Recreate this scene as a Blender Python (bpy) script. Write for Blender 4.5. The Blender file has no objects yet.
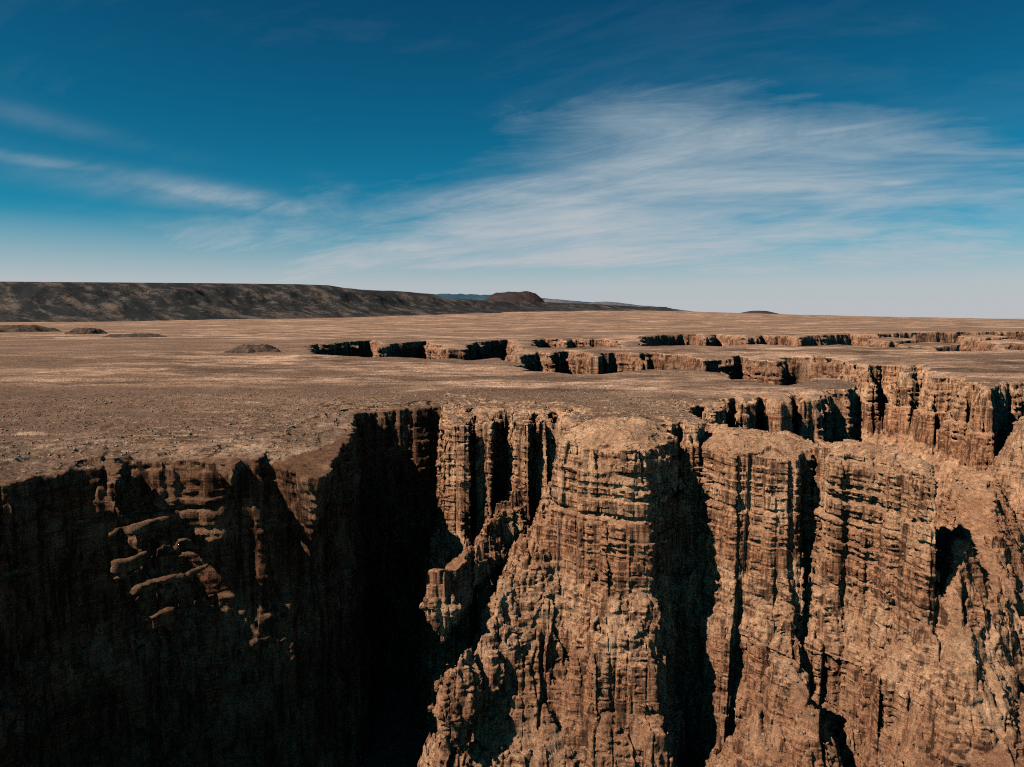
import bpy, math, time
import numpy as np
import openvdb as vdb
T0 = time.time()
rs = np.random.RandomState
C = bpy.context.scene.collection
F = np.float32

# ------------------------------------------------------------------ camera geometry
FPX, CAMH, PITCH = 700.0, 60.0, math.atan(65.5 / 700.0)
cp, sp = math.cos(PITCH), math.sin(PITCH)

def P(px, py, z=0.0):
    """survey helper: where the sight line through a photo point meets height z"""
    a, b = (px - 512) / FPX, (383.5 - py) / FPX
    dx, dy, dz = a, cp + b * sp, -sp + b * cp
    t = (z - CAMH) / dz
    return (dx * t, dy * t)

# ------------------------------------------------------------------ noise
_TB = rs(7).rand(64, 256, 256).astype(F)

def n2(x, y, lam, seed=0):
    """smooth value noise, -1..1"""
    u = (x / lam + seed * 17.31).astype(F); v = (y / lam + seed * 9.77).astype(F)
    iu = np.floor(u).astype(np.int32); iv = np.floor(v).astype(np.int32)
    fu = u - iu; fv = v - iv
    fu = fu * fu * (3 - 2 * fu); fv = fv * fv * (3 - 2 * fv)
    T = _TB[seed % 64].ravel()
    a = iu & 255; b = (iu + 1) & 255; c = (iv & 255) << 8; d = ((iv + 1) & 255) << 8
    r = (T[a + c] * (1 - fu) + T[b + c] * fu) * (1 - fv) + (T[a + d] * (1 - fu) + T[b + d] * fu) * fv
    return r * 2 - 1

def fbm(x, y, lam, seed=0, octv=4, gain=.5):
    s = 0; a = 1.; t = 0.
    for k in range(octv):
        s = s + a * n2(x * math.cos(k) + y * math.sin(k), y * math.cos(k) - x * math.sin(k), lam / 2.03 ** k, seed + k)
        t += a; a *= gain
    return s / t

def ss(a, b, x):
    t = np.clip((x - a) / (b - a), 0, 1)
    return t * t * (3 - 2 * t)

def cells(x, y, lam, seed):
    """jittered cells: id and distance to nearest, second nearest"""
    u = (x / lam).astype(F); v = (y / lam).astype(F)
    iu = np.floor(u).astype(np.int32); iv = np.floor(v).astype(np.int32)
    best = np.full(u.shape, 9, F); sec = best.copy(); bid = np.zeros(u.shape, np.int32)
    J1 = _TB[(seed + 11) % 64].ravel(); J2 = _TB[(seed + 12) % 64].ravel()
    for dx in (-1, 0, 1):
        for dy in (-1, 0, 1):
            cx = iu + dx; cy = iv + dy
            k = (cx & 255) + ((cy & 255) << 8)
            d = (cx + J1[k] - u) ** 2 + (cy + J2[k] - v) ** 2
            m = d < best
            if (dx, dy) == (-1, -1): rx = np.zeros_like(u); ry = np.zeros_like(u)
            rx = np.where(m, u - cx - J1[k], rx); ry = np.where(m, v - cy - J2[k], ry)
            sec = np.where(m, best, np.minimum(sec, d)); bid = np.where(m, k, bid); best = np.where(m, d, best)
    tilt = rx * HT[(bid * 13 + 5) & 4095] + ry * HT[(bid * 29 + 77) & 4095]
    return bid, np.sqrt(sec) - np.sqrt(best), tilt

def sdf(poly, x, y):
    """signed distance, positive inside"""
    x = x.astype(F); y = y.astype(F)
    best = np.full(x.shape, 1e12, F); ins = np.zeros(x.shape, bool)
    n = len(poly)
    for i in range(n):
        (ax, ay), (bx, by) = poly[i], poly[(i + 1) % n]
        ex, ey = bx - ax, by - ay
        px, py = x - F(ax), y - F(ay)
        t = np.clip((px * F(ex) + py * F(ey)) / F(ex * ex + ey * ey + 1e-9), 0, 1)
        d = (px - t * F(ex)) ** 2 + (py - t * F(ey)) ** 2
        best = np.minimum(best, d)
        if ay != by:
            ins ^= ((ay > y) != (by > y)) & (px < F(ex) * (y - F(ay)) / F(by - ay))
    d = np.sqrt(best)
    return np.where(ins, d, -d)

# ------------------------------------------------------------------ plan of the gorge
def PL(pts, z=0.0):
    return [P(a, b, z) for a, b in pts]

VOID = ([(-250, -80), (-238, 60), (-226, 150), (-205, 215)]
 + PL([(0, 467), (40, 459), (96, 450), (124, 446), (150, 443), (208, 443), (250, 441), (285, 438), (318, 432), (340, 424), (352, 418), (357, 410), (350, 403), (372, 400), (410, 398), (444, 396),
       (448, 405), (453, 411), (468, 412), (471, 403), (479, 402), (482, 410), (490, 411), (494, 402), (512, 401), (518, 412), (528, 413), (532, 404), (541, 404), (545, 412), (549, 403), (563, 404),
       (567, 417), (600, 417), (640, 417), (660, 417), (664, 415), (672, 418), (682, 415), (688, 419), (699, 420), (703, 412), (694, 406), (682, 402),
       (697, 400), (706, 398), (711, 405), (719, 404), (724, 395), (738, 392), (745, 398), (754, 397), (757, 391), (775, 392), (779, 397), (786, 396), (792, 389), (803, 388), (807, 394), (822, 392), (829, 385), (846, 385), (857, 380), (845, 376), (815, 373),
       (790, 382), (770, 380), (745, 375), (731, 376), (718, 369), (690, 366), (660, 368), (640, 368), (600, 372), (575, 372), (540, 369), (522, 368), (513, 361), (498, 357), (470, 359), (456, 357), (430, 358), (400, 356), (370, 356), (335, 354), (312, 352),
       (306, 345), (318, 343.2), (372, 339.3), (376, 340), (384, 343.5), (392, 343), (428, 339.3), (440, 342.5), (448, 347), (462, 346.5), (478, 341), (508, 338.6), (516, 341), (524, 348),
       (519, 353), (540, 350), (552, 352), (570, 350), (597, 353), (615, 351), (640, 352), (660, 351), (690, 353), (704, 358), (722, 356), (740, 354), (748, 352), (758, 357), (772, 358), (780, 354), (809, 354), (840, 355), (853, 361), (861, 360), (868, 366), (876, 361), (905, 362), (909, 369), (917, 363), (930, 367), (938, 373), (958, 373), (966, 379), (985, 379), (990, 385), (998, 379), (1024, 377), (1060, 380), (1130, 376)])
 + [(900, 640), (640, 560), (470, 520), (350, 462), (322, 436), (352, 405), (410, 360), (400, 220), (395, 0), (330, -120)])

VOID2 = PL([(534, 346), (533, 340), (545, 337.5), (562, 337.5), (566, 340), (572, 337.5), (600, 337.5), (622, 339), (626, 343), (622, 346.5), (600, 345.5), (570, 347)])
VOID3 = PL([(640, 345), (639, 336), (655, 334.5), (680, 333), (700, 333), (706, 336), (716, 333.5), (742, 334), (748, 337), (760, 334), (790, 334), (800, 336.5), (812, 334), (838, 333.5), (850, 333), (880, 333.5), (905, 331.5), (960, 331), (1024, 330.5), (1120, 330.5), (1180, 336), (1130, 351), (1040, 350), (1000, 348), (980, 350), (937, 350), (925, 347), (880, 346.5), (862, 345), (838, 343.5), (800, 345), (760, 343), (720, 345), (690, 344)])
ISLES = [PL(p) for p in (
    [(900, 343), (930, 341), (960, 343), (935, 346)], [(980, 340), (1010, 338), (1040, 341), (1005, 344)],
    [(868, 338), (890, 336.5), (915, 338), (890, 340)], [(960, 335), (990, 334), (1010, 336), (985, 337)], [(1050, 344), (1100, 341), (1120, 345), (1070, 347)])]

OUTCROPS = [(PL(p), k) for p, k in (
    ([(256, 436), (264, 442), (284, 448), (304, 453), (322, 453), (334, 448), (344, 436), (354, 418), (330, 412), (280, 428)], .30),
    ([(212, 440), (221, 452), (229, 458), (238, 454), (246, 442), (230, 434)], .26),
    ([(97, 448), (102, 458), (112, 464), (122, 458), (127, 446), (112, 440)], .22))]
PILLAR = PL([(702, 431), (708, 439), (722, 442), (733, 447), (746, 446), (757, 449), (772, 451), (788, 452), (799, 451), (808, 446), (811, 438), (798, 431), (786, 428), (770, 431), (752, 427), (735, 425), (716, 423), (706, 426)], -10)
BUTT = PL([(562, 424), (567, 432), (586, 437), (604, 438), (624, 440), (644, 440), (660, 437), (670, 430), (673, 421), (662, 420), (640, 417), (616, 415), (592, 417), (572, 421)], -3)
FIN = PL([(830, 448), (838, 450), (849, 449), (853, 446), (857, 450), (872, 453), (877, 450), (882, 454), (898, 458), (902, 455), (908, 461), (922, 465), (933, 468), (936, 460), (928, 451), (905, 445), (878, 440), (852, 436), (838, 435), (831, 439)], -8)

# ridges that run down off the buttresses: (points (x, y, z), spread per metre of drop, crest width)
def R3(px, py, Y):
    b = (383.5 - py) / FPX
    t = Y / (cp + b * sp)
    return ((px - 512) / FPX * t, Y, CAMH + t * (-sp + b * cp))
RIDGES = {
    'spur_i': ([R3(566, 480, 394), R3(540, 545, 378), R3(510, 600, 364)], .48, 4),
    'spur_c': ([R3(790, 664, 316), R3(800, 690, 308), R3(806, 740, 296)], .50, 5),
    'spur_d': ([(318, 432, -6), R3(985, 482, 436), R3(952, 535, 436), R3(930, 590, 425)], .48, 4),
    'spur_e': ([R3(1045, 690, 300), R3(1015, 735, 285)], .7, 8),
    'spur_h': ([(288, 425, -38), R3(980, 560, 348), R3(974, 625, 312), R3(978, 690, 290), R3(988, 775, 268)], .5, 9),
    'spur_l': ([R3(957, 545, 330), R3(955, 600, 308), R3(960, 665, 290)], .45, 5),
    'spur_f': ([R3(600, 585, 372), R3(585, 655, 350)], .35, 8),
}
CRESTS = [([R3(515, 485, 424), R3(492, 522, 398), R3(464, 550, 368), R3(440, 572, 342)], .40, .5, 17), ([R3(562, 470, 398), R3(534, 540, 376), R3(500, 603, 356), R3(476, 638, 340), R3(452, 660, 326)], .50, .8, 24)]
SHELVES = [([(-168, 280, -7), (-146, 266, -26), (-120, 252, -50)], .20, .3, 6), ([(-156, 262, -21), (-143, 282, -21)], .30, 1.2, 4), ([(-147, 252, -29), (-131, 278, -29)], .30, 1.2, 4), ([(-138, 247, -38), (-121, 270, -38)], .30, 1.2, 4), ([(-128, 242, -46), (-110, 264, -46)], .30, 1.0, 4)]
# profile of the walls: spread below the rim (0..) against depth
PZ = [-260, -200, -178, -150, -136, -112, -107, -80, -76, -45, -42, -22, -19, -8, -5, -1.5, 5]
PS = [2.1, 1.45, 1.28, 1.06, .82, .74, .69, .34, .29, .24, .19, .16, .115, .09, .06, 0, -.06]
# thickness of the beds
_r = rs(21)
_th = [];  _z = 8.
while _z > -270:
    t = 1.0 + 2.6 * _r.rand() ** 1.6 if _z > -62 else 1.3 + 3.6 * _r.rand() ** 1.6
    _th.append(_z); _z -= t
BED_Z = np.array(_th[::-1], F)
_f = []; _z = 8.
while _z > -270:
    _f.append(_z); _z -= .7 + .8 * _r.rand()
BF_Z = np.array(_f[::-1], F); BF_O = _r.rand(len(_f) + 2).astype(F) * 2 - 1
BED_O = _r.rand(len(BED_Z) + 2).astype(F) * 2 - 1
HT = (_r.rand(4096).astype(F) * 2 - 1)

def warp(x, y):
    f = ss(520, 1000, y); g = ss(1300, 2200, y)
    w = 3.2 * fbm(x, y, 26, 3, 3)
    w = w + f * 16 * fbm(x, y, 75, 9, 2) + g * 16 * fbm(x, y, 230, 13, 3)
    return w

def margin(y): return 12 + 16 * ss(480, 800, y) + 50 * ss(1200, 1900, y)
def void_sdf(x, y):
    v = sdf(VOID, x, y)
    if float(y.max()) > 1000:
        v2 = np.maximum(sdf(VOID2, x, y), sdf(VOID3, x, y))
        for p in ISLES:
            v2 = np.minimum(v2, -sdf(p, x, y) )
        v = np.maximum(v, v2)
    return v

def ztop(x, y, v=None):
    """height of the plateau surface"""
    n = fbm(x * .8, y * 1.25, 75, 30, 5, .55) * 2.4 + fbm(x, y * .8, 900, 35, 2) * 2.0 * ss(300, 900, y)
    st = n * 1.9 + .25 * fbm(x, y, 9, 33, 2)
    q = np.floor(st) + ss(.84, .97, st - np.floor(st))
    near = 1 - ss(900, 2400, y)
    z = near * q / 1.9 * (.9 + 1.3 * (1 - ss(280, 620, y)) * (.35 + .65 * (1 - ss(-20, 60, x)))) + n * .25 + .10 * fbm(x, y, 3, 40, 2) * near
    z = z - 1.2
    if v is not None:
        q = ss(-58, -4, v + 16 * fbm(x, y, 38, 64, 4)) * 4.6 * (1 - ss(-40, 60, x) * .6) + .5 * n2(x, y, 13, 68)
        z = z - (np.floor(q) + ss(.82, .97, q - np.floor(q))) * 1.15 * (1 - ss(480, 640, y))
    if v is not None:
        z = z + np.minimum(0, -(v + 16)) * .10 * ss(-17, -2, v)
    Hx = np.interp(x, [-9000, -4500, -500, 1500, 3200, 6200, 8500, 12000, 30000], [40, 70, 215, 262, 225, 120, 50, 20, 0])
    z = z + Hx * ss(2800, 17000, y) + ss(4000, 9000, y) * 9 * fbm(x, y, 700, 45, 3)
    return z

def seg_ridge(pts, x, y, k, w):
    """field of a ridge: returns arrays (dist, crest height) for the closest crest at every point"""
    out = []
    for (a, b) in zip(pts[:-1], pts[1:]):
        ex, ey = b[0] - a[0], b[1] - a[1]
        px, py = x - F(a[0]), y - F(a[1])
        t = np.clip((px * F(ex) + py * F(ey)) / F(ex * ex + ey * ey), 0, 1)
        d = np.sqrt((px - t * F(ex)) ** 2 + (py - t * F(ey)) ** 2)
        out.append((d, (a[2] + t * (b[2] - a[2])).astype(F)))
    # value at z: min over segments of d - w - (crest - z)*k  ->  min over (d - crest*k)
    return np.min([d - w - h * F(k) for d, h in out], axis=0), np.max(np.array([np.where(d == np.min([q[0] for q in out], axis=0), h, -999) for d, h in out]), axis=0)

def bf_(z): return math.sin(z * 1.7)
def block(name, x0, x1, y0, y1, z0, z1, h, fine):
    """fill a sparse grid with the rock field and mesh its surface"""
    xs = (np.arange(int((x1 - x0) / h)) * h + x0).astype(F); ys = (np.arange(int((y1 - y0) / h)) * h + y0).astype(F)
    zs = (np.arange(int((z1 - z0) / h)) * h + z0).astype(F)
    X, Y = np.meshgrid(xs, ys, indexing='ij')
    v = void_sdf(X, Y)
    wp = warp(X, Y)
    zt = ztop(X, Y, v)
    vw = v + wp
    near = h < 1.6
    near = near or name == 'near'
    def spread(s, W, lee=.8):
        gx, gy = np.gradient(s, h)          # s grows into the void
        return (W * (1 - lee * np.clip(gx, 0, 1)) * (1 + .35 * n2(X, Y, 34, 50))).astype(F)
    big = 1 + 1.3 * ss(480, 700, Y)
    fields = [(vw, spread(v, 30.) * big, zt)]
    outs = []; shelves = []; crests = []
    if name == 'near' or name == 'mid':
        right = ss(240, 330, X) * (1 - ss(520, 600, Y))
        fields[0] = (vw, fields[0][1] * (1 + .7 * right) * (1 - .45 * (1 - ss(0, 40, X)) * (1 - ss(560, 640, Y))), zt)
        s = -sdf(PILLAR, X, Y); fields.append((s + wp * .6, spread(s, 28., .9) * (1 - .35 * np.clip(-np.gradient(s, h)[0], 0, 1)), -8.6 - 4.5 * ss(-16, 0, s) + .9 * fbm(X, Y, 7, 63, 4) + .6 * fbm(X, Y, 12, 60, 3) - .5 * np.round(2 * n2(X, Y, 18, 61))))
        s = -sdf(BUTT, X, Y); fields.append((s + wp * .45, spread(s, 33., .88), -.2 - 8 * ss(-17, 0, s) + 1.2 * fbm(X, Y, 8, 67, 4) + .7 * fbm(X, Y, 10, 64, 3)))
        s = -sdf(FIN, X, Y); fields.append((s + wp * .5, spread(s, 25., .75), -6.2 - 3.5 * ss(-10, 0, s) + .9 * fbm(X, Y, 6, 65, 4) - .05 * (X - 158) + 1.3 * fbm(X, Y, 9, 62, 3)))
        if x0 < -150:
            for p, k, w, D in SHELVES:
                q, hc = seg_ridge(p, X + 5 * fbm(X, Y, 14, 66, 3), Y + 5 * fbm(X, Y, 14, 70, 3), 0., w)
                shelves.append((q, hc, k, D))
        if name == 'near' and h < 1:
            for p, k, w, D in CRESTS:
                q, hc = seg_ridge(p, X + 7 * fbm(X, Y, 17, 66, 4), Y + 7 * fbm(X, Y, 17, 70, 4), 0., w)
                crests.append((q, hc + 4 * fbm(X, Y, 13, 74, 3), k, D))
        for pg, k in OUTCROPS:
            outs.append((-sdf(pg, X, Y) + .5 * wp, k))
        rid = [seg_ridge(p, X + 2.5 * fbm(X, Y, 11, 66, 3), Y + 2.5 * fbm(X, Y, 11, 70, 3), k, w) + (k,) for p, k, w in RIDGES.values()]
    else:
        rid = []
    fields = [(a.astype(F), b.astype(F), c.astype(F)) for a, b, c in fields]
    # joints
    jn = np.abs(fbm(X, Y, 30, 80, 2)); cleft = np.clip(1 - jn / .085, 0, 1) * np.clip(.55 + 1.2 * n2(X, Y, 40, 96), 0, 1)
    jn2 = np.abs(n2(X, Y, 11, 84)); cleft2 = np.clip(1 - jn2 / .16, 0, 1)
    id1, e1, t1 = cells(X, Y, 8.5 if near else 22, 1); id2, e2, t2 = cells(X, Y, 3.4 if near else 9, 5)
    id0, e0, t0 = cells(X, Y, 21 if near else 50, 9)
    mod = np.clip(.65 + .9 * n2(X, Y, 28, 93), .12, 1.35)
    o1 = HT[id1 & 4095]
    crack = np.clip(1 - e1 / .10, 0, 1)
    zoff = 1.6 * n2(X, Y, 70, 90) + (.55 * HT[(id1 * 7 + 3) & 4095])
    S = 1.0 if near else 2.2
    cw = 1.0 - .75 * (1 - ss(-75, -45, X)) if near else 1.0
    if name == 'near':
        isl = np.minimum(np.minimum(-sdf(PILLAR, X, Y), -sdf(FIN, X, Y)), -sdf(BUTT, X, Y)) < 14
        cw = np.where(isl, .34, cw)
    base = (cw * (6.5 * cleft + 1.8 * cleft2 + 2.2 * crack) * (1.0 if near else 1.15) + (o1 * 1.5 + t1 * 3.0 + t0 * 4.5 + HT[(id0 * 3 + 1) & 4095] * 1.8) * S * (.5 + .5 * np.minimum(cw * 2, 1))).astype(F)
    talus_n = {}
    cache = {}
    def n3(z, lam, lz, seed):
        k = math.floor(z / lz); t = z / lz - k; t = t * t * (3 - 2 * t)
        for q in (k, k + 1):
            if (seed, q) not in cache:
                cache[(seed, q)] = n2(X + q * 37.7 * lam, Y + q * 11.3 * lam, lam, seed + (q * 5) % 13)
        for kk in [c for c in cache if c[0] == seed and c[1] < k]:
            del cache[kk]
        return cache[(seed, k)] * F(1 - t) + cache[(seed, k + 1)] * F(t)
    band = F(3 * h)
    grid = vdb.FloatGrid(float(band))
    slab = []; zi0 = 0
    own_pts = None
    for i, z in enumerate(zs):
        s = np.interp(z, PZ, PS)
        ds = np.interp(z - 2, PZ, PS) - np.interp(z + 2, PZ, PS)
        tal = float(np.clip((ds / 4 - .006) / .008, 0, 1))        # 1 on scree slopes, 0 on cliffs
        zz = z + zoff
        L = np.searchsorted(BED_Z, zz)
        up = float(ss(-75, -40, z))
        bf = BF_O[np.searchsorted(BF_Z, zz)] * F(.42) if fine else F(0)
        det = base * F((.75 if tal > .5 else 1) * (.45 + .55 * float(ss(0, -10, z))))
        bed = BED_O[L] * F(.6 + .95 * up) * S * mod
        blk = HT[(id2 * 31 + L * 1171) & 4095] * F(.62 * S) + t2 * F(.9 * S)
        det = det + (bed + bf + blk) * F(1 - .25 * tal)
        det = det + n3(z, 14 * S, 11 * S, 100) * F(1.0 + 2.4 * tal) * S
        det = det + n3(z, 5 * S, 3.4 * S, 120) * F(.45 + 1.3 * tal) * S
        if fine:
            det = det + n3(z, 2.2, 1.6, 140) * F(.35 + .6 * tal)
        f = None
        for (a, b, t) in fields:
            g = a - b * F(s) + det
            g = np.maximum(g, z - t + (det * F(.4) if fine and t is not zt else F(0)))
            f = g if f is None else np.minimum(f, g)
        for (q, hc, k) in rid:
            g = q + F(k) * z + det * F(.75)
            f = np.minimum(f, np.maximum(g, (z - hc - 2.5)))
        for (q, hc, k, D) in crests:
            t = hc - F(z)
            g = q - F(k) * np.where(t < D, t, D - (t - D) * 1.3) + det * F(1.1)
            f = np.minimum(f, np.maximum(g, z - hc))
        for (q, hc, k, D) in shelves:
            t = hc - F(math.floor(z / 3.2 + .5 * bf_(z)) * 3.2)
            g = q - F(k) * np.where(t < D, t, D - (t - D) * 2.2) + det * F(.8)
            f = np.minimum(f, np.maximum(g, z - hc))
        for (q, k) in outs:
            f = np.minimum(f, np.maximum(q - F(k) * z + det * F(.8), z - zt))
        slab.append(np.clip(f, -band, band).astype(F))
        if len(slab) == 8 or i == len(zs) - 1:
            arr = np.stack(slab, axis=2)
            grid.copyFromArray(arr, ijk=(0, 0, i + 1 - len(slab)), tolerance=1e-4)
            slab = []
    pts, quads = grid.convertToQuads(0.0)
    pts = np.asarray(pts, F) * F(h) + np.array([x0, y0, z0], F)
    quads = np.asarray(quads, np.int32)
    return pts, quads

def cliff_mesh(name, pts, quads, mat, smooth=True):
    pc = pts[quads]; c = pc.mean(axis=1); n = np.cross(pc[:, 2] - pc[:, 0], pc[:, 3] - pc[:, 1]); n /= np.linalg.norm(n, axis=1)[:, None] + 1e-9
    x, y, z = c[:, 0], c[:, 1], c[:, 2]; v = void_sdf(x, y)
    top = (np.abs(n[:, 2]) > .8) & (z > -17) & ((v < -1 - 3.5 * fbm(x, y, 6, 77, 3) ) | (y > 600)) & (z > ztop(x, y, v) - 1.5)
    o = mesh_from(name, pts, quads, mat, smooth); o.data.materials.append(M_GROUND)
    o.data.polygons.foreach_set('material_index', top.astype(np.int32)); return o

def mesh_from(name, pts, quads, mat, smooth=True):
    used = np.zeros(len(pts), bool); used[quads.ravel()] = True
    remap = np.cumsum(used) - 1
    pts = pts[used]; quads = remap[quads]
    me = bpy.data.meshes.new(name)
    k = quads.shape[1]
    me.vertices.add(len(pts)); me.vertices.foreach_set('co', pts.astype(F).ravel())
    me.loops.add(quads.size); me.loops.foreach_set('vertex_index', quads.astype(np.int32).ravel())
    me.polygons.add(len(quads)); me.polygons.foreach_set('loop_start', np.arange(0, quads.size, k, dtype=np.int32))
    me.update(calc_edges=True)
    if smooth:
        me.polygons.foreach_set('use_smooth', np.ones(len(quads), bool))
    if mat: me.materials.append(mat)
    o = bpy.data.objects.new(name, me); C.objects.link(o)
    return o

# ------------------------------------------------------------------ materials
class NT:
    def __init__(s, name):
        s.m = bpy.data.materials.new(name); s.m.use_nodes = True; s.t = s.m.node_tree; s.t.nodes.clear()
        s.out = s.n('ShaderNodeOutputMaterial'); s.b = s.n('ShaderNodeBsdfPrincipled')
        s.b.inputs['Roughness'].default_value = .95; s.b.inputs['Specular IOR Level'].default_value = .08
        s.l(s.b.outputs[0], s.out.inputs[0]); s.geo = s.n('ShaderNodeNewGeometry')
    def n(s, t): return s.t.nodes.new(t)
    def l(s, a, b): s.t.links.new(a, b)
    def pos(s, sx=1, sy=1, sz=1, loc=(0, 0, 0)):
        m = s.n('ShaderNodeMapping'); m.inputs['Scale'].default_value = (sx, sy, sz); m.inputs['Location'].default_value = loc
        s.l(s.geo.outputs['Position'], m.inputs[0]); return m.outputs[0]
    def posr(s, sc, rot, loc=(0, 0, 0)):
        a = s.n('ShaderNodeMapping'); a.inputs['Rotation'].default_value = (0, 0, rot); s.l(s.geo.outputs['Position'], a.inputs[0])
        b = s.n('ShaderNodeMapping'); b.inputs['Scale'].default_value = sc; b.inputs['Location'].default_value = loc; s.l(a.outputs[0], b.inputs[0]); return b.outputs[0]
    def noise(s, vec, scale=1, det=6, rough=.6, dist=0):
        q = s.n('ShaderNodeTexNoise'); q.inputs['Scale'].default_value = scale; q.inputs['Detail'].default_value = det
        q.inputs['Roughness'].default_value = rough; q.inputs['Distortion'].default_value = dist
        s.l(vec, q.inputs['Vector']); return q.outputs['Fac']
    def ramp(s, f, stops):
        r = s.n('ShaderNodeValToRGB'); e = r.color_ramp.elements
        while len(e) < len(stops): e.new(.5)
        for q, (p, c) in zip(e, stops):
            q.position = p; q.color = (c, c, c, 1) if isinstance(c, (int, float)) else (*c, 1)
        s.l(f, r.inputs[0]); return r.outputs[0]
    def mix(s, f, a, b, mode='MIX'):
        m = s.n('ShaderNodeMix'); m.data_type = 'RGBA'; m.blend_type = mode
        for v, i in ((f, 0), (a, 6), (b, 7)):
            if isinstance(v, (int, float)): m.inputs[i].default_value = v
            elif isinstance(v, tuple): m.inputs[i].default_value = (*v, 1)
            else: s.l(v, m.inputs[i])
        return m.outputs[2]
    def math(s, op, a, b=0.):
        m = s.n('ShaderNodeMath'); m.operation = op
        for v, i in ((a, 0), (b, 1)):
            if isinstance(v, (int, float)): m.inputs[i].default_value = v
            else: s.l(v, m.inputs[i])
        return m.outputs[0]
    def bump(s, h, dist, strength=1., prev=None):
        b = s.n('ShaderNodeBump'); b.inputs['Distance'].default_value = dist; b.inputs['Strength'].default_value = strength
        s.l(h, b.inputs['Height'])
        if prev is not None: s.l(prev, b.inputs['Normal'])
        return b.outputs[0]
    def sep(s, v):
        q = s.n('ShaderNodeSeparateXYZ'); s.l(v, q.inputs[0]); return q.outputs

def rock_mat(name, k=1.0, tint=(1.76, 1.73, 1.78)):
    t = NT(name)
    strata = t.noise(t.pos(.012 / k, .012 / k, .42 / k), 1, 7, .68)
    fine = t.noise(t.pos(.08 / k, .08 / k, 2.6 / k), 1, 4, .6)
    col = t.ramp(strata, [(.30, (.16, .072, .038)), (.42, (.33, .165, .090)), (.50, (.48, .275, .160)), (.58, (.31, .155, .085)), (.66, (.55, .345, .215)), (.78, (.42, .23, .135))])
    col = t.mix(.7, col, t.ramp(fine, [(.38, .18), (.46, .85), (.60, 1.35)]), 'MULTIPLY')  # thin bed tones; the dark lines also paint in shade of the recesses
    # dark varnish streaks running down the faces
    streak = t.noise(t.pos(.33 / k, .33 / k, .03 / k), 1, 6, .62)
    col = t.mix(t.ramp(streak, [(.46, 0.), (.57, .85)]), col, (.060, .036, .026))
    # blotches of paler fresh rock
    fresh = t.noise(t.pos(.07 / k, .07 / k, .035 / k, (50, 9, 3)), 1, 5, .6)
    col = t.mix(t.ramp(fresh, [(.52, 0.), (.64, .7)]), col, (.64, .41, .255))
    # dusty talus and ledge tops
    nz = t.sep(t.geo.outputs['Normal'])[2]
    speck = t.noise(t.pos(.42 / k, .42 / k, .42 / k), 1, 8, .72)
    dust = t.ramp(speck, [(.30, (.10, .055, .033)), (.44, (.33, .195, .115)), (.56, (.52, .335, .205)), (.72, (.68, .47, .31))])
    patch = t.noise(t.pos(.05, .05, .05), 1, 4, .6)
    dust = t.mix(t.ramp(patch, [(.40, .55), (.60, 0.)]), dust, (.20, .105, .062))
    col = t.mix(t.ramp(nz, [(.28, 0.), (.62, .92)]), col, dust)
    crk = t.noise(t.pos(1.1 / k, 1.1 / k, .16 / k, (9, 2, 4)), 1, 5, .7)
    col = t.mix(t.ramp(nz, [(.3, 1.), (.6, .2)]), col, t.mix(1., col, t.ramp(crk, [(.36, .25), (.44, .92), (.62, 1.25)]), 'MULTIPLY'))
    bl = t.noise(t.pos(.25, .25, .25), 1, 6, .7)
    col = t.mix(.6, col, t.ramp(bl, [(.3, .55), (.5, 1.), (.7, 1.25)]), 'MULTIPLY')
    zz = t.math('ADD', t.sep(t.geo.outputs['Position'])[2], t.math('MULTIPLY', t.math('SUBTRACT', t.noise(t.pos(.02, .02, .02, (3, 3, 3)), 1, 5, .6), .5), 26.))
    zf = t.math('DIVIDE', t.math('ADD', zz, 180.), 180.)
    col = t.mix(.9, col, t.ramp(zf, [(0., (.95, .88, .82)), (.24, (.74, .61, .54)), (.36, (.80, .66, .58)), (.42, (1.08, 1.0, .92)), (.54, (1.04, .97, .88)), (.60, (.82, .68, .59)), (.73, (.90, .76, .66)), (.79, (1.08, 1.0, .9)), (.90, (.92, .83, .74)), (.95, (1.15, 1.10, 1.02)), (1., (1.1, 1.05, .98))]), 'MULTIPLY')
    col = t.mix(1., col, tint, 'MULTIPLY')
    t.l(col, t.b.inputs['Base Color'])
    b1 = t.bump(t.noise(t.pos(.22 / k, .22 / k, 1.5 / k), 1, 7, .72), 2.0 * k)
    b2 = t.bump(t.noise(t.pos(.9 / k, .9 / k, .25 / k), 1, 6, .7), 1.5 * k, 1, b1)
    b3 = t.bump(t.noise(t.pos(1.3 / k, 1.3 / k, 1.3 / k), 1, 6, .75), .9 * k, 1, b2)
    t.l(b3, t.b.inputs['Normal'])
    return t.m

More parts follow.
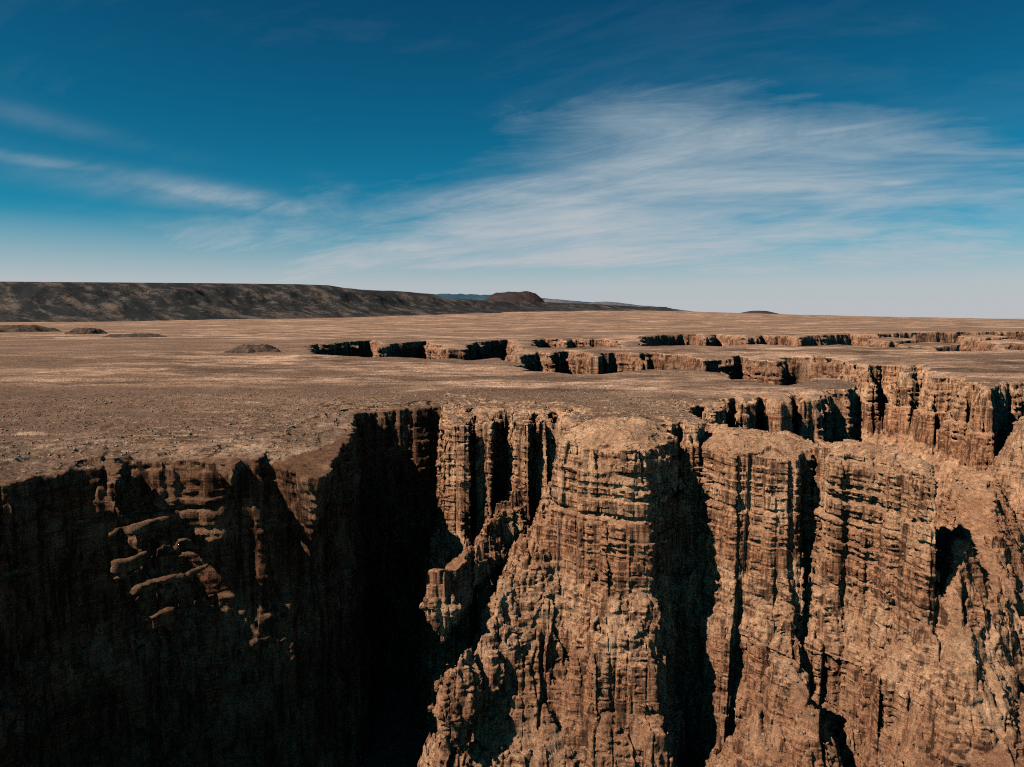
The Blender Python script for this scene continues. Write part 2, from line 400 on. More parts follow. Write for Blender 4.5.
def ground_mat(name):
    t = NT(name)
    a = t.noise(t.pos(.0035, .0065, .01), 1, 8, .62)
    m2 = t.noise(t.pos(.010, .016, .02, (31, 5, 0)), 1, 8, .72)
    b = t.noise(t.pos(.03, .05, .05), 1, 9, .75)
    c = t.noise(t.pos(.45, .45, .45), 1, 7, .8)
    d = t.noise(t.pos(.0006, .0016, .001, (3, 1, 0)), 1, 7, .62)
    e = t.noise(t.pos(.006, .016, .4, (7, 2, 0)), 1, 8, .7)
    col = t.ramp(b, [(.34, (.16, .105, .075)), (.44, (.42, .275, .192)), (.53, (.60, .41, .29)), (.64, (.80, .60, .45))])
    col = t.mix(t.ramp(a, [(.44, .0), (.53, .85)]), col, (.17, .115, .083))
    col = t.mix(.8, col, t.ramp(m2, [(.38, .34), (.47, .85), (.60, 1.28)]), 'MULTIPLY')
    col = t.mix(t.ramp(d, [(.44, .8), (.50, 0.)]), col, (.23, .155, .112))
    col = t.mix(t.ramp(e, [(.55, 0.), (.64, .75)]), col, (.44, .31, .21))
    nz = t.sep(t.geo.outputs['Normal'])[2]
    col = t.mix(t.ramp(nz, [(.72, .9), (.93, 0.)]), col, (.62, .46, .33))
    col = t.mix(.85, col, t.ramp(c, [(.38, .16), (.47, .85), (.62, 1.45)]), 'MULTIPLY')
    v = t.n('ShaderNodeTexVoronoi'); v.inputs['Scale'].default_value = .42; t.l(t.pos(), v.inputs['Vector'])
    dots = t.ramp(v.outputs['Distance'], [(.16, 1.), (.26, 0.)])
    col = t.mix(1., col, (1.14, 1.03, .96), 'MULTIPLY')
    vm = t.math('MULTIPLY', dots, t.ramp(t.noise(t.pos(.03, .03, .03, (8, 8, 0)), 1, 3, .6), [(.42, .05), (.6, .8)]))
    col = t.mix(vm, col, (.050, .040, .026))
    t.l(col, t.b.inputs['Base Color'])
    b1 = t.bump(t.noise(t.pos(.10, .16, .12), 1, 9, .75), 4.5)
    b2 = t.bump(c, .5, 1, b1)
    t.l(b2, t.b.inputs['Normal'])
    return t.m

def mesa_mat(name, base, dark, light, sc=1.):
    t = NT(name)
    trees = t.noise(t.pos(.03 * sc, .02 * sc, .03 * sc), 1, 6, .95)
    zone = t.noise(t.posr((.0008 * sc, .0042 * sc, .004 * sc), .72), 1, 7, .62)
    col = t.mix(t.ramp(t.math('ADD', trees, t.math('SUBTRACT', t.math('MULTIPLY', zone, 1.5), .70)), [(.34, 0.), (.50, .97)]), base, dark)
    lp = t.noise(t.posr((.0015 * sc, .007 * sc, .012 * sc), .72, (4, 4, 4)), 1, 8, .72)
    col = t.mix(t.ramp(lp, [(.52, 0.), (.70, .8)]), col, light)
    t.l(col, t.b.inputs['Base Color'])
    t.l(t.bump(t.noise(t.pos(.01 * sc, .01 * sc, .01 * sc), 1, 6, .7), 25 / sc), t.b.inputs['Normal'])
    return t.m

def plain_mat(name, c1, c2, scale):
    t = NT(name)
    t.l(t.ramp(t.noise(t.pos(), scale, 6, .7), [(.35, c1), (.65, c2)]), t.b.inputs['Base Color'])
    t.l(t.bump(t.noise(t.pos(), scale * 2, 5, .7), .5 / scale * .3), t.b.inputs['Normal'])
    return t.m

M_ROCK = rock_mat('canyon rock'); M_ROCKF = rock_mat('distant canyon rock', 2.0, (1.25, 1.18, 1.26)); M_SHADE = rock_mat('shade-darkened rock', 1.0, (.72, .68, .70)); M_GROUND = ground_mat('desert ground')  # left wall gets a rock copy with its shade darkened into the colour

def tag(o, label=None, cat=None, group=None, kind=None):
    for k, v in (('label', label), ('category', cat), ('group', group), ('kind', kind)):
        if v: o[k] = v
    return o

# ------------------------------------------------------------------ canyon blocks
NEAR = (-232, 350, 120, 525); MID = (90, 800, 515, 1030)
near = block('near', -56, 350, 240, 585, -215, 4.6, .54, True)
left = block('near', -232, -50, 120, 585, -215, 5, 1.1, True)
lowr = block('near', -56, 350, 120, 247, -215, 5, 1.6, False)
print('near', len(near[1]), time.time() - T0)
mid = block('mid', MID[0], MID[1], MID[2], MID[3], -215, 6, 1.25, False)
print('mid', len(mid[1]), time.time() - T0)
mid2 = block('mid2', 345, 800, 380, 530, -215, 6, 1.5, False)
far = block('far', -720, 900, 720, 2420, -90, 8, 3.0, False)
far2 = block('far2', -60, 3300, 1250, 3900, -110, 10, 7.0, False)
print('far', len(far[1]), len(far2[1]), time.time() - T0)

def centres(b):
    return b[0][b[1]].mean(axis=1)
def trim(b, box, drop=None):
    """keep faces inside box, away from the block's own cut sides, and not the deep plateau top"""
    c = centres(b); x, y, z = c[:, 0], c[:, 1], c[:, 2]
    keep = (x > box[0]) & (x < box[1]) & (y > box[2]) & (y < box[3])
    for q in drop or []:
        keep &= ~((x > q[0]) & (x < q[1]) & (y > q[2]) & (y < q[3]))
    v = void_sdf(x, y)
    keep &= ~(v < -margin(y) * 1.5 - 12)
    return b[0], b[1][keep]
def bottomless(b, z0):
    c = centres(b); return b[0], b[1][c[:, 2] > z0 + 1.]
near = bottomless(trim(near, (-55, 349, 241.5, 583), [(93.5, 400, 524, 600)]), -213.5)
left = bottomless(trim(left, (-231, -53.5, 121, 583)), -213.5)
lowr = bottomless(trim(lowr, (-55, 349, 121, 243)), -213.5)
mid = bottomless(trim(mid, (92, 797, 522, 1027)), -213.5)
mid2 = bottomless(trim(mid2, (347, 797, 383, 525)), -213.5)
far = bottomless(trim(far, (-716, 896, 724, 2412), [(94, 795, 500, 1024)]), -88)
far2 = bottomless(trim(far2, (-50, 3280, 1270, 3880), [(-700, 893, 700, 2408)]), -108)

# the near walls are split where deep shadowed clefts part one rock mass from the next
c = centres(near); x, y, z = c[:, 0], c[:, 1], c[:, 2]
dp = -sdf(PILLAR, x, y); df = -sdf(FIN, x, y)
px = 512 + 700 * x / y
owner = np.zeros(len(c), np.int32)                       # 0 left wall
owner[:] = 1                                     # columned wall
cb = [(29, 470), (29, 395), (-60, 360), (-60, 260), (70, 260), (88, 330), (90, 392), (70, 408), (60, 470)]
owner[(sdf(cb, x, y) > 0)] = 2                             # central buttress
owner[(x > 87)] = 3
owner[(x > 87) & (y > 405) & (dp > 16) & (df > 16)] = 1
owner[(x > 87) & (owner == 3) & (df < dp)] = 4
gx = [R3(985, 482, 436)[0] - 15, R3(930, 590, 425)[0] - 5]
owner[(x > 242) & (y < 480)] = 5
owner[(x > 184) & (y < 345) & (df > 6) & (x > 184 + .2 * (345 - y) * -1)] = 5
NAMES = {0: ('canyon_wall', None), 1: ('canyon_wall', None),
         2: ('rock_buttress', 'broad domed rock buttress bulging from the cliff at the centre, above the canyon shadow', 'rock buttress'),
         3: ('rock_pillar', 'flat-topped banded rock pillar standing in the gorge between central buttress and ribbed fin', 'rock pillar'),
         4: ('rock_fin', 'thin banded rock fin split by vertical cracks, right of the flat-topped pillar', 'rock fin'),
         5: ('canyon_wall', None)}
WLAB = {0: 'deeply shadowed left wall of the gorge under the near rim', 1: 'columned cliff with dark clefts under the plateau edge left of the central buttress', 5: 'sunlit rocky slope coming down into the gorge at the right edge'}
for k in range(1, 6):
    q = near[1][owner == k]
    nm = NAMES[k]
    o = cliff_mesh(nm[0], near[0], q, M_ROCK, False)
    if nm[1]: tag(o, nm[1], nm[2])
    else: tag(o, WLAB[k], 'cliff', None, 'structure')
for b, m, l in ((left, M_SHADE, WLAB[0]), (lowr, M_ROCK, 'lower canyon walls nearest the camera'), (mid, M_ROCK, 'far wall of the gorge with layered cliff over brown slopes'), (mid2, M_ROCK, 'right side of the gorge beyond the fin'), (far, M_ROCKF, 'distant bends of the gorge cut into the plateau'), (far2, M_ROCKF, 'far side canyons and low buttes near the horizon')):
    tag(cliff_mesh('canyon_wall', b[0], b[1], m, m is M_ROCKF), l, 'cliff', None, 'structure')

# canyon floor
fl = mesh_from('canyon_floor', np.array([(-900, -300, -212), (1400, -300, -212), (1400, 1100, -212), (-900, 1100, -212)], F), np.array([[0, 1, 2, 3]]), M_ROCK)
fl['kind'] = 'structure'
fl2 = mesh_from('canyon_floor', np.array([(-900, 1100, -86), (900, 1100, -86), (900, 2450, -86), (-900, 2450, -86)], F), np.array([[0, 1, 2, 3]]), M_ROCKF)
fl2['kind'] = 'structure'
fl3 = mesh_from('canyon_floor', np.array([(-200, 1250, -104), (3500, 1250, -104), (3500, 4000, -104), (-200, 4000, -104)], F), np.array([[0, 1, 2, 3]]), M_ROCKF)
fl3['kind'] = 'structure'

# ------------------------------------------------------------------ the plateau, one sheet out to the horizon
def fan(r0, r1, nr, a0, a1, na):
    r = np.exp(np.interp(np.linspace(0, 1, nr), [0, .03, .55, 1], [math.log(r0), math.log(200), math.log(640), math.log(r1)])); a = np.radians(np.linspace(a0, a1, na))
    R, A = np.meshgrid(r, a, indexing='ij')
    X = (R * np.sin(A)).astype(F); Y = (R * np.cos(A)).astype(F)
    idx = np.arange(nr * na).reshape(nr, na)
    q = np.stack([idx[:-1, :-1], idx[:-1, 1:], idx[1:, 1:], idx[1:, :-1]], axis=-1).reshape(-1, 4)
    return X, Y, q
X, Y, q = fan(60, 70000, 1700, -100, 80, 1000)
v = void_sdf(X, Y)
Z = ztop(X, Y, v) - .06
pts = np.stack([X, Y, Z], -1).reshape(-1, 3); vv = v.ravel()
keep = vv[q].max(axis=1) < -margin(pts[:, 1])[q].max(axis=1)
tag(mesh_from('ground', pts, q[keep], M_GROUND), None, None, None, 'structure')
print('ground', time.time() - T0)

# ------------------------------------------------------------------ mesa and far hills
def plain_z(X, Y): return ztop(X, Y)
M_MESA = mesa_mat('mesa slope', (.13, .098, .078), (.020, .023, .025), (.20, .15, .12))
M_BUTTE = mesa_mat('dark butte', (.085, .055, .048), (.045, .032, .032), (.11, .07, .055))
M_BLUE = mesa_mat('haze-blue far mesa', (.050, .105, .150), (.030, .075, .115), (.11, .135, .165), .3)  # blue of the distant air is put into the base colour
M_HAZY = mesa_mat('hazy far hills', (.17, .15, .16), (.11, .12, .15), (.24, .19, .18), .3)  # distance haze tinted into these colours too

xs = np.linspace(-17000, 3200, 900); ys = np.linspace(5000, 17000, 520)
X, Y = np.meshgrid(xs.astype(F), ys.astype(F), indexing='ij')
foot = np.interp(X, [-17000, -6000, -3000, -900, 600, 3200], [5600, 7200, 8500, 10200, 11200, 12500])
wig = 420 * fbm(X, Y, 1900, 50, 3) + 330 * fbm(X, Y, 520, 57, 3)
d = Y - foot + wig
pxx = 512 + 700 * X / Y
topz = np.interp(pxx, [-900, 0, 150, 300, 352, 432, 450, 500, 580, 640], [640, 640, 625, 600, 575, 500, 455, 400, 330, 300])
# convert the skyline into heights above the plain
sky = np.interp(pxx, [-900, 0, 200, 300, 330, 345, 400, 430, 445, 490, 540, 600, 640], [36.5, 36, 34.5, 33.5, 32.5, 30, 26.5, 24.5, 19.5, 17.5, 16, 13.5, 11])
rise = ss(0, 2600, d)
gul = 1 - np.abs(fbm(X * .9 + Y * .55, Y * .35, 620, 54, 4, .55)) * 2
ztp = 60 + np.minimum(Y, foot + 2600) * sky / 700
base = plain_z(X, Y) - 12
rise = rise ** 1.25
prof = .75 * rise + .25 * ss(.55, .8, rise)
Zm = base + (ztp - base) * prof + (gul - .45) * 120 * rise * (1 - rise) * 4 * .5
Zm = np.minimum(Zm, ztp + 6 * fbm(X, Y, 500, 60, 3))
Zm = np.where(rise <= 0, base - 8, Zm)
idx = np.arange(X.size).reshape(X.shape)
q = np.stack([idx[:-1, :-1], idx[1:, :-1], idx[1:, 1:], idx[:-1, 1:]], axis=-1).reshape(-1, 4)
keep = (rise.ravel()[q].max(axis=1) > 0)
tag(mesh_from('mesa', np.stack([X, Y, Zm], -1).reshape(-1, 3), q[keep], M_MESA), 'long dark scrub-covered mesa along the left horizon', 'mesa', None, 'structure')

def butte(name, cx, cy, rx, ry, z0, z1, top, mat, seed, label, n=160):
    xs = np.linspace(-1.5, 1.5, n); X, Y = np.meshgrid(xs.astype(F), xs.astype(F), indexing='ij')
    r = np.sqrt(X ** 2 + Y ** 2) * (1 + (.12 if rx > 300 else .4) * fbm(X, Y, .5, seed, 4))
    hgt = 1 - ss(top, 1.25, r)
    zb = ztop(cx + X * rx, cy + Y * ry) - 4; z0 = float(zb.mean())
    Z = zb + (z1 - z0) * hgt + (z1 - z0) * (.07 if rx > 300 else .30) * fbm(X, Y, .22, seed + 5, 5) * ss(1.5, 1.0, r) - 25 * ss(1.2, 1.45, r)
    idx = np.arange(X.size).reshape(X.shape)
    q = np.stack([idx[:-1, :-1], idx[1:, :-1], idx[1:, 1:], idx[:-1, 1:]], axis=-1).reshape(-1, 4)
    o = mesh_from(name, np.stack([cx + X * rx, cy + Y * ry, Z], -1).reshape(-1, 3), q, mat)
    tag(o, label, name, None, 'structure'); return o
def H(py, D): return 60 + D * (318 - py) / 700
butte('butte', (514 - 512) / 700 * 13600, 13600, 680, 900, H(306, 13600), H(292.6, 13600), .42, M_BUTTE, 3, 'dark flat-topped cinder butte at the end of the long mesa')
butte('butte', (759 - 512) / 700 * 12500, 12500, 330, 420, H(320.5, 12500), H(311, 12500), .22, M_BUTTE, 8, 'small dark lone butte on the plain right of centre')
def outcrop(px_, py_, wpx, hpx, seed, label):
    cx, cy = P(px_, py_); k = cy / 700
    o = butte('rocky_knoll', cx, cy, wpx * k / 1.9, wpx * k * .5, 0, float(ztop(np.array([cx], F), np.array([cy], F))[0]) + hpx * k * 1.15, .45, M_KNOLL, seed, label, 90)
    return o
M_KNOLL = plain_mat('dark knoll rock', (.035, .026, .022), (.15, .10, .07), .08)
outcrop(86, 333.5, 34, 4.5, 21, 'small dark knoll at the left below the mesa')
outcrop(136, 336.5, 52, 2.5, 22, 'long low dark knoll left of centre below the mesa')
outcrop(255, 351, 50, 5, 23, 'dark rocky knoll on the plateau left of the first distant gorge bend')
outcrop(20, 331.5, 60, 5, 24, 'pale low knoll at the far left below the mesa')
def ridge_line(name, prof, D, depth, mat, seed, label):
    px = np.linspace(prof[0][0], prof[-1][0], 300); hh = np.interp(px, [p[0] for p in prof], [p[1] for p in prof])
    rows = []
    for t, k in ((0, 0.), (.25, .35), (.5, .7), (.62, .97), (1, 1.), (2.5, .9)):
        Yr = D + t * depth + 0 * px; Xr = (px - 512) / 700 * D
        zt = 60 + D * (318 - hh) / 700; z0 = H(prof[0][2] if len(prof[0]) > 2 else 312, D)
        rows.append(np.stack([Xr, Yr + depth * .25 * fbm(Xr, Yr, depth * 1.3, seed, 3), z0 + (zt - z0) * k + .06 * (zt - z0) * fbm(Xr, Yr, 300, seed + 4, 3)], -1))
    p = np.array(rows); nr, nc = p.shape[:2]; idx = np.arange(nr * nc).reshape(nr, nc)
    q = np.stack([idx[:-1, :-1], idx[:-1, 1:], idx[1:, 1:], idx[1:, :-1]], axis=-1).reshape(-1, 4)
    tag(mesh_from(name, p.reshape(-1, 3), q, mat), label, 'hills', None, 'structure')
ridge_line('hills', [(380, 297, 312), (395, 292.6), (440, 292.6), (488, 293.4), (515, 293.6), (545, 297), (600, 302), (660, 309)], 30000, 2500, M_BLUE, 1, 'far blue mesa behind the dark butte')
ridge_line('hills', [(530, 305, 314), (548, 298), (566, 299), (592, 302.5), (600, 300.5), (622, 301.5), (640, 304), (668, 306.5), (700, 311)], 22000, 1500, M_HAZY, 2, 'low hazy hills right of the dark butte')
print('hills', time.time() - T0)

# ------------------------------------------------------------------ boulders and desert shrubs on the plateau
def rock_mesh(seed, n=1):
    import bmesh
    bm = bmesh.new(); r = rs(seed)
    bmesh.ops.create_icosphere(bm, subdivisions=2, radius=.5)
    pl = [(r.randn(3), .28 + .16 * r.rand()) for _ in range(9)]
    sc = (1, .7 + .3 * r.rand(), .55 + .3 * r.rand())
    for v in bm.verts:
        c = np.array(v.co)
        for nrm, dd in pl:
            nrm = nrm / np.linalg.norm(nrm); e = c @ nrm - dd
            if e > 0: c = c - nrm * e
        v.co = tuple(c * sc + r.randn(3) * .012 + np.array((0, 0, .16)))
    me = bpy.data.meshes.new('boulder'); bm.to_mesh(me); bm.free(); return me
def shrub_arrays(seed, n=70):
    r = rs(seed); P_ = []; Q = []
    for k in range(n):
        d = r.randn(3); d[2] = abs(d[2]) * .8; d /= np.linalg.norm(d)
        c = d * (.25 + .28 * r.rand()) * np.array((1, 1, .8)); a = r.randn(3) * .085; b = np.cross(a, r.randn(3)); b = b / (np.linalg.norm(b) + 1e-6) * .085
        i = len(P_); P_ += [c - a, c + b * .6, c + a, c - b * .6]; Q.append([i, i + 1, i + 2, i + 3])
    for k in range(1, 6):
        a = r.rand() * 6.28; d = np.array((math.cos(a) * .3, math.sin(a) * .3, .34)); s = np.array((-math.sin(a), math.cos(a), 0)) * .015
        i = len(P_); P_ += [s, -s, d - s * .4, d + s * .4]; Q.append([i, i + 1, i + 2, i + 3])
    return np.array(P_, F), np.array(Q)
M_BOULD = plain_mat('boulder stone', (.24, .155, .10), (.50, .37, .26), 1.4)
M_SHRUB = plain_mat('dry shrub', (.040, .034, .020), (.075, .062, .036), 3.)
r = rs(5)
def ground_pts(n, rmin, rmax, seed, vmin=-400, vmax=-4, amin=-38, amax=38):
    r = rs(seed); a = np.radians(r.uniform(amin, amax, n)); d = np.exp(r.uniform(math.log(rmin), math.log(rmax), n))
    x = (d * np.sin(a)).astype(F); y = (d * np.cos(a)).astype(F); v = void_sdf(x, y)
    k = (v < vmax) & (v > vmin); x, y, v = x[k], y[k], v[k]
    return x, y, ztop(x, y, v), v
def scatter(name, srcs, mat, x, y, z, size, seed, label, cat, group):
    r = rs(seed); out = []
    for i in range(len(x)):
        o = bpy.data.objects.new(name, srcs[i % len(srcs)]); C.objects.link(o)
        o.location = (x[i], y[i], z[i] - .05 * size[i]); o.rotation_euler = (0, 0, r.rand() * 6.28)
        o.scale = (size[i] * (1 + .3 * r.rand()), size[i], size[i] * (.75 + .4 * r.rand()))
        tag(o, label, cat, group)
rocks = [rock_mesh(s) for s in range(6)]
for m in rocks: m.materials.append(M_BOULD)
shr = []
for s in range(5):
    p_, q_ = shrub_arrays(s); o = mesh_from('desert_shrub', p_, q_, M_SHRUB, False); shr.append(o.data); bpy.data.objects.remove(o)
# boulders gather along the small ledges of the plateau
x, y, z, v = ground_pts(24000, 235, 620, 11)
sl = np.abs(ztop(x + 1.2, y, v) - ztop(x - 1.2, y, v)) + np.abs(ztop(x, y + 1.2, v) - ztop(x, y - 1.2, v))
k = np.argsort(-sl)[:3600]; x, y, z = x[k], y[k], z[k]; o_ = np.argsort(y); 
nb = 240; pick = rs(3).permutation(len(x)); pick = pick[:nb + 3000]
sz = .45 + 1.3 * rs(4).rand(len(pick)) ** 3
od = np.argsort(np.hypot(x[pick], y[pick]) / sz); big = pick[od[:nb]]; sb = sz[od[:nb]]
scatter('boulder', rocks, M_BOULD, x[big], y[big], z[big], sb, 1, 'small pale boulder lying on the brown plateau', 'boulder', 'boulders strewn over the plateau')
def stuff(name, srcs, x, y, z, size, mat, seed, label):
    r = rs(seed); PP = []; QQ = {}; n = 0
    for i in range(len(x)):
        p_, q_ = srcs[i % len(srcs)]; a = r.rand() * 6.28; ca, sa = math.cos(a), math.sin(a)
        p2 = p_ * size[i]; p2 = np.stack([p2[:, 0] * ca - p2[:, 1] * sa + x[i], p2[:, 0] * sa + p2[:, 1] * ca + y[i], p2[:, 2] + z[i]], -1)
        PP.append(p2); QQ.setdefault(0, []).append(q_ + n); n += len(p_)
    return tag(mesh_from(name, np.concatenate(PP), np.concatenate(QQ[0]), mat, False), label, None, None, 'stuff')
def arr(me):
    p_ = np.zeros(len(me.vertices) * 3, F); me.vertices.foreach_get('co', p_)
    q_ = np.zeros(len(me.loops), np.int32); me.loops.foreach_get('vertex_index', q_)
    return p_.reshape(-1, 3), q_.reshape(-1, 3)
ra = [arr(m) for m in rocks]
rest = pick[od[nb:]]
stuff('loose_stones', ra, x[rest], y[rest], z[rest], sz[od[nb:]], M_BOULD, 2, 'loose stones over the plateau')
x, y, z, v = ground_pts(26000, 240, 1500, 21)
pn = fbm(x, y, 60, 5, 3) + .35 * rs(1).randn(len(x)); k = pn > .25; x, y, z = x[k], y[k], z[k]
sz = .7 + .9 * rs(6).rand(len(x)) ** 2
od = np.argsort(np.hypot(x, y) / sz); a_ = od[:280]; b_ = od[280:7000]
scatter('desert_shrub', shr, M_SHRUB, x[a_], y[a_], z[a_], sz[a_], 7, 'low dark desert shrub growing on the brown plateau', 'shrub', 'desert shrubs dotted over the plateau')
sa = [shrub_arrays(s, 22) for s in range(5)]
stuff('scrub', sa, x[b_], y[b_], z[b_], sz[b_] * 1.15, M_SHRUB, 8, 'distant desert scrub over the plateau')
# stones and brush lying on the stack tops
P_, Q_ = near; c = P_[Q_].mean(axis=1); pc = P_[Q_]
nrm = np.cross(pc[:, 2] - pc[:, 0], pc[:, 3] - pc[:, 1]); nrm /= np.linalg.norm(nrm, axis=1)[:, None] + 1e-9
k = np.where((np.abs(nrm[:, 2]) > .8) & (c[:, 2] > -15) & (c[:, 1] < 470))[0]
k = rs(19).permutation(k)[:1500]
stuff('loose_stones', ra, c[k, 0], c[k, 1], c[k, 2], .35 + 1.1 * rs(12).rand(len(k)) ** 3, M_BOULD, 12, 'loose stones along the cliff tops')
k = rs(20).permutation(np.where((np.abs(nrm[:, 2]) > .75) & (c[:, 0] > -40))[0])[:1600]
stuff('scrub', sa, c[k, 0], c[k, 1], c[k, 2], .6 + .8 * rs(13).rand(len(k)), M_SHRUB, 13, 'small desert scrub on ledges and slopes of the canyon')
# scree on the slopes of the near walls
P_, Q_ = near; pc = P_[Q_]; c = pc.mean(axis=1)
nrm = np.cross(pc[:, 2] - pc[:, 0], pc[:, 3] - pc[:, 1]); nrm /= np.linalg.norm(nrm, axis=1)[:, None] + 1e-9
k = np.where((np.abs(nrm[:, 2]) > .45) & (np.abs(nrm[:, 2]) < .93) & (c[:, 2] < -20) & (c[:, 0] > -30))[0]
k = rs(9).permutation(k)[:9000]
sz = .6 + 1.9 * rs(10).rand(len(k)) ** 4
M_SCREE = plain_mat('scree stone', (.17, .095, .055), (.42, .27, .17), .8)
stuff('scree', ra, c[k, 0], c[k, 1], c[k, 2] - .15, sz, M_SCREE, 11, 'scree of broken rock on the canyon slopes')
print('scatter', time.time() - T0)

# ------------------------------------------------------------------ light, sky, camera
AZ, EL = math.radians(30), math.radians(46)          # sun from the left and a little behind the camera
to_sun = (-math.cos(AZ) * math.cos(EL), -math.sin(AZ) * math.cos(EL), math.sin(EL))
sd = bpy.data.lights.new('sun', 'SUN'); sd.energy = 5.0; sd.angle = math.radians(.5); sd.color = (1, .90, .78)
so = bpy.data.objects.new('sun', sd); C.objects.link(so)
from mathutils import Vector
so.rotation_euler = Vector(to_sun).to_track_quat('Z', 'Y').to_euler()

w = bpy.data.worlds.new('World'); bpy.context.scene.world = w; w.use_nodes = True
nt = w.node_tree; nt.nodes.clear()
N = nt.nodes.new; Lk = nt.links.new
out = N('ShaderNodeOutputWorld'); bg = N('ShaderNodeBackground'); Lk(bg.outputs[0], out.inputs[0])
sk = N('ShaderNodeTexSky'); sk.sky_type = 'NISHITA'; sk.sun_disc = False; sk.sun_elevation = EL
sk.sun_rotation = math.atan2(to_sun[0], to_sun[1]); sk.altitude = 1500; sk.air_density = 1.; sk.dust_density = .6; sk.ozone_density = 2.
tc = N('ShaderNodeTexCoord'); sx = N('ShaderNodeSeparateXYZ'); Lk(tc.outputs['Generated'], sx.inputs[0])
def mth(op, a, b=0., c=None):
    m = N('ShaderNodeMath'); m.operation = op
    for v, i in ((a, 0), (b, 1), (c, 2)):
        if v is None: continue
        if isinstance(v, (int, float)): m.inputs[i].default_value = v
        else: Lk(v, m.inputs[i])
    return m.outputs[0]
def wramp(f, st):
    r = N('ShaderNodeValToRGB'); e = r.color_ramp.elements
    while len(e) < len(st): e.new(.5)
    for q, (p, c) in zip(e, st): q.position = p; q.color = (c, c, c, 1) if isinstance(c, (int, float)) else (*c, 1)
    Lk(f, r.inputs[0]); return r.outputs[0]
def wmix(f, a, b, mode='MIX'):
    m = N('ShaderNodeMix'); m.data_type = 'RGBA'; m.blend_type = mode
    for v, i in ((f, 0), (a, 6), (b, 7)):
        if isinstance(v, (int, float)): m.inputs[i].default_value = v
        elif isinstance(v, tuple): m.inputs[i].default_value = (*v, 1)
        else: Lk(v, m.inputs[i])
    return m.outputs[2]
# cirrus: noise on a high flat cloud layer
zc = mth('MAXIMUM', sx.outputs[2], .005)
def layer(ox, oy, sxx, syy, rot, det=8, rough=.6, dist=0., off=.06):
    zz = mth('ADD', zc, off)
    u = mth('DIVIDE', sx.outputs[0], zz); v = mth('DIVIDE', sx.outputs[1], zz)
    cb = N('ShaderNodeCombineXYZ'); Lk(u, cb.inputs[0]); Lk(v, cb.inputs[1])
    mp = N('ShaderNodeMapping'); mp.inputs['Rotation'].default_value = (0, 0, rot); mp.inputs['Location'].default_value = (ox, oy, 0)
    mp2 = N('ShaderNodeMapping'); mp2.inputs['Scale'].default_value = (sxx, syy, 1)
    Lk(cb.outputs[0], mp.inputs[0]); Lk(mp.outputs[0], mp2.inputs[0])
    n = N('ShaderNodeTexNoise'); n.inputs['Scale'].default_value = 1; n.inputs['Detail'].default_value = det; n.inputs['Roughness'].default_value = rough; n.inputs['Distortion'].default_value = dist
    Lk(mp2.outputs[0], n.inputs['Vector']); return n.outputs['Fac']
az = mth('ARCTAN2', sx.outputs[0], sx.outputs[1])
el = mth('ARCSINE', sx.outputs[2])
def gauss(a0, e0, sa, se, tilt=0.):
    da = mth('SUBTRACT', az, a0); de = mth('SUBTRACT', mth('SUBTRACT', el, e0), mth('MULTIPLY', da, tilt))
    q = mth('ADD', mth('POWER', mth('DIVIDE', mth('ABSOLUTE', da), sa), 2.), mth('POWER', mth('DIVIDE', mth('ABSOLUTE', de), se), 2.))
    return mth('EXPONENT', mth('MULTIPLY', q, -1.))
SKYTINT = (.30, .62, .72)
skyc = wmix(1., sk.outputs[0], wramp(el, [(0., (.14, .56, .62)), (.10, (.05, .60, .68)), (.25, (.03, .47, .55)), (.42, (.03, .34, .45)), (.7, (.05, .075, .15)), (1., (.05, .055, .11))]), 'MULTIPLY')
wisp = layer(3.1, 1.7, .8, 2.0, .35, 10, .64, 1.0, .2)
thin = layer(1.3, 4.4, 2.0, 6.0, .45, 10, .7, 1.5, .2)
soft = layer(.4, 5.2, .6, 1.1, .2, 7, .6, .5, .2)
G = lambda k, *a: mth('MULTIPLY', gauss(*a), k)
nz_ = mth('ADD', mth('ADD', mth('MULTIPLY', wisp, .40), mth('MULTIPLY', soft, .42)), mth('MULTIPLY', thin, .18))
nzc = mth('SUBTRACT', nz_, .5)
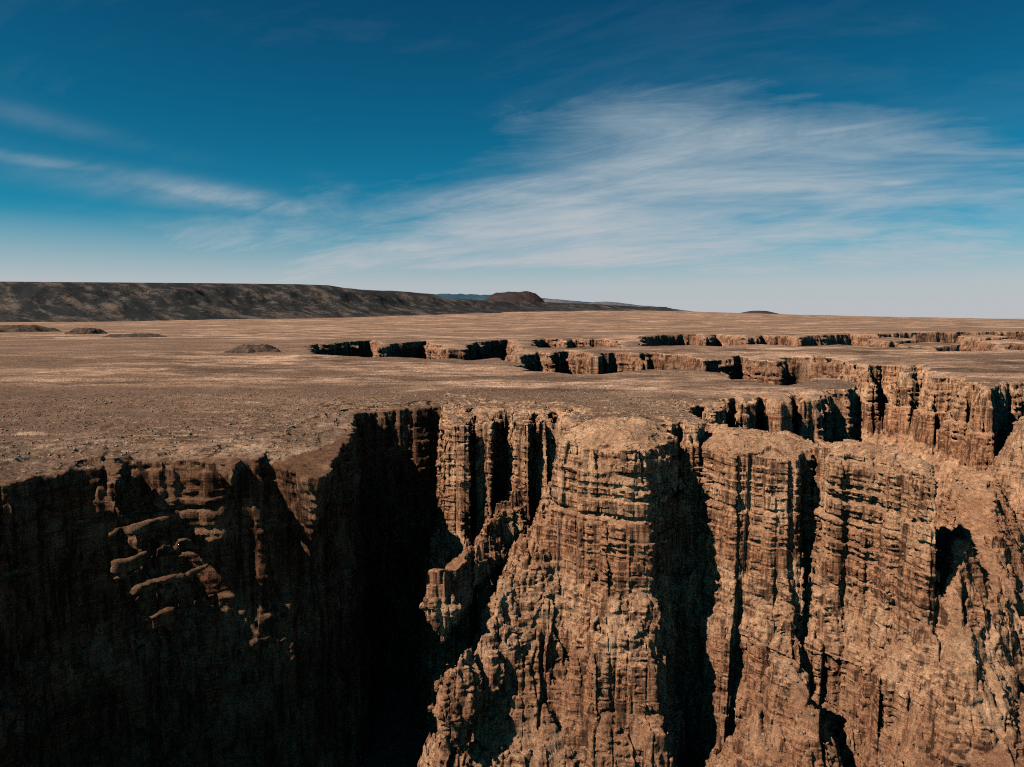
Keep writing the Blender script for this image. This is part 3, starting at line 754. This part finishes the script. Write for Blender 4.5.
# upper edge of the big cirrus bank, height over bearing
azn = mth('ADD', mth('MULTIPLY', az, .5), .5)
edge = wramp(azn, [(.0, .0), (.15, .075), (.24, .125), (.31, .165), (.37, .200), (.43, .225), (.49, .262), (.576, .290), (.645, .295), (.725, .255), (.77, .215), (.815, .185), (1., .05)])
dd = mth('ADD', mth('SUBTRACT', edge, el), mth('MULTIPLY', nzc, .34))
bank = mth('ADD', mth('SMOOTH_MIN', mth('MULTIPLY', mth('MAXIMUM', dd, 0.), 5.2), .66, .25), 0.)
front = wramp(mth('ABSOLUTE', az), [(.85, 1.), (1., .0)])
low = wramp(el, [(.0, 1.), (.045, .88), (.085, .45), (.13, .0)])
cover = mth('MAXIMUM', mth('MULTIPLY', mth('MULTIPLY', bank, wramp(azn, [(.18, .55), (.36, 1.)])), mth('ADD', 1.08, mth('MULTIPLY', nzc, 5.0))), mth('MULTIPLY', low, front))
extra = 0.
for g in (G(.68, -.36, .152, .15, .014, -.13), G(.42, -.60, .180, .12, .007, -.03), G(.30, -.38, .150, .22, .020, -.10),
          G(.12, -.60, .228, .14, .012, -.15), G(.75, .489, .164, .045, .006, .0), G(.45, .41, .232, .09, .006, .05), G(.22, -.22, .172, .04, .010, -.3), G(.34, -.30, .11, .25, .022, .0)):
    extra = mth('MAXIMUM', extra, g)
extra = mth('MULTIPLY', extra, mth('MAXIMUM', mth('ADD', .85, mth('MULTIPLY', nzc, 7.)), 0.))
veil = mth('MULTIPLY', mth('MAXIMUM', mth('ADD', nzc, -.01), 0.), .45)
cl = mth('MINIMUM', mth('MAXIMUM', mth('MAXIMUM', cover, extra), mth('MULTIPLY', veil, front)), .97)
cloudc = wramp(el, [(0., (5.0, 5.1, 5.4)), (.05, (5.0, 5.2, 5.5)), (.3, (3.7, 4.7, 5.3))])
final = wmix(cl, skyc, cloudc)
Lk(final, bg.inputs[0]); bg.inputs[1].default_value = .10

cd = bpy.data.cameras.new('camera'); cam = bpy.data.objects.new('camera', cd); C.objects.link(cam)
cam.location = (0, 0, CAMH); cam.rotation_euler = (math.radians(90) - PITCH, 0, 0)
cd.sensor_width = 36; cd.lens = 36 * FPX / 1024; cd.clip_start = 1; cd.clip_end = 200000
s = bpy.context.scene; s.camera = cam
s.view_settings.view_transform = 'Standard'; s.view_settings.look = 'None'; s.view_settings.exposure = 0
s.cycles.use_denoising = False; s.cycles.filter_width = 1.1; s.cycles.max_bounces = 4; s.cycles.diffuse_bounces = 0
print('done', time.time() - T0)
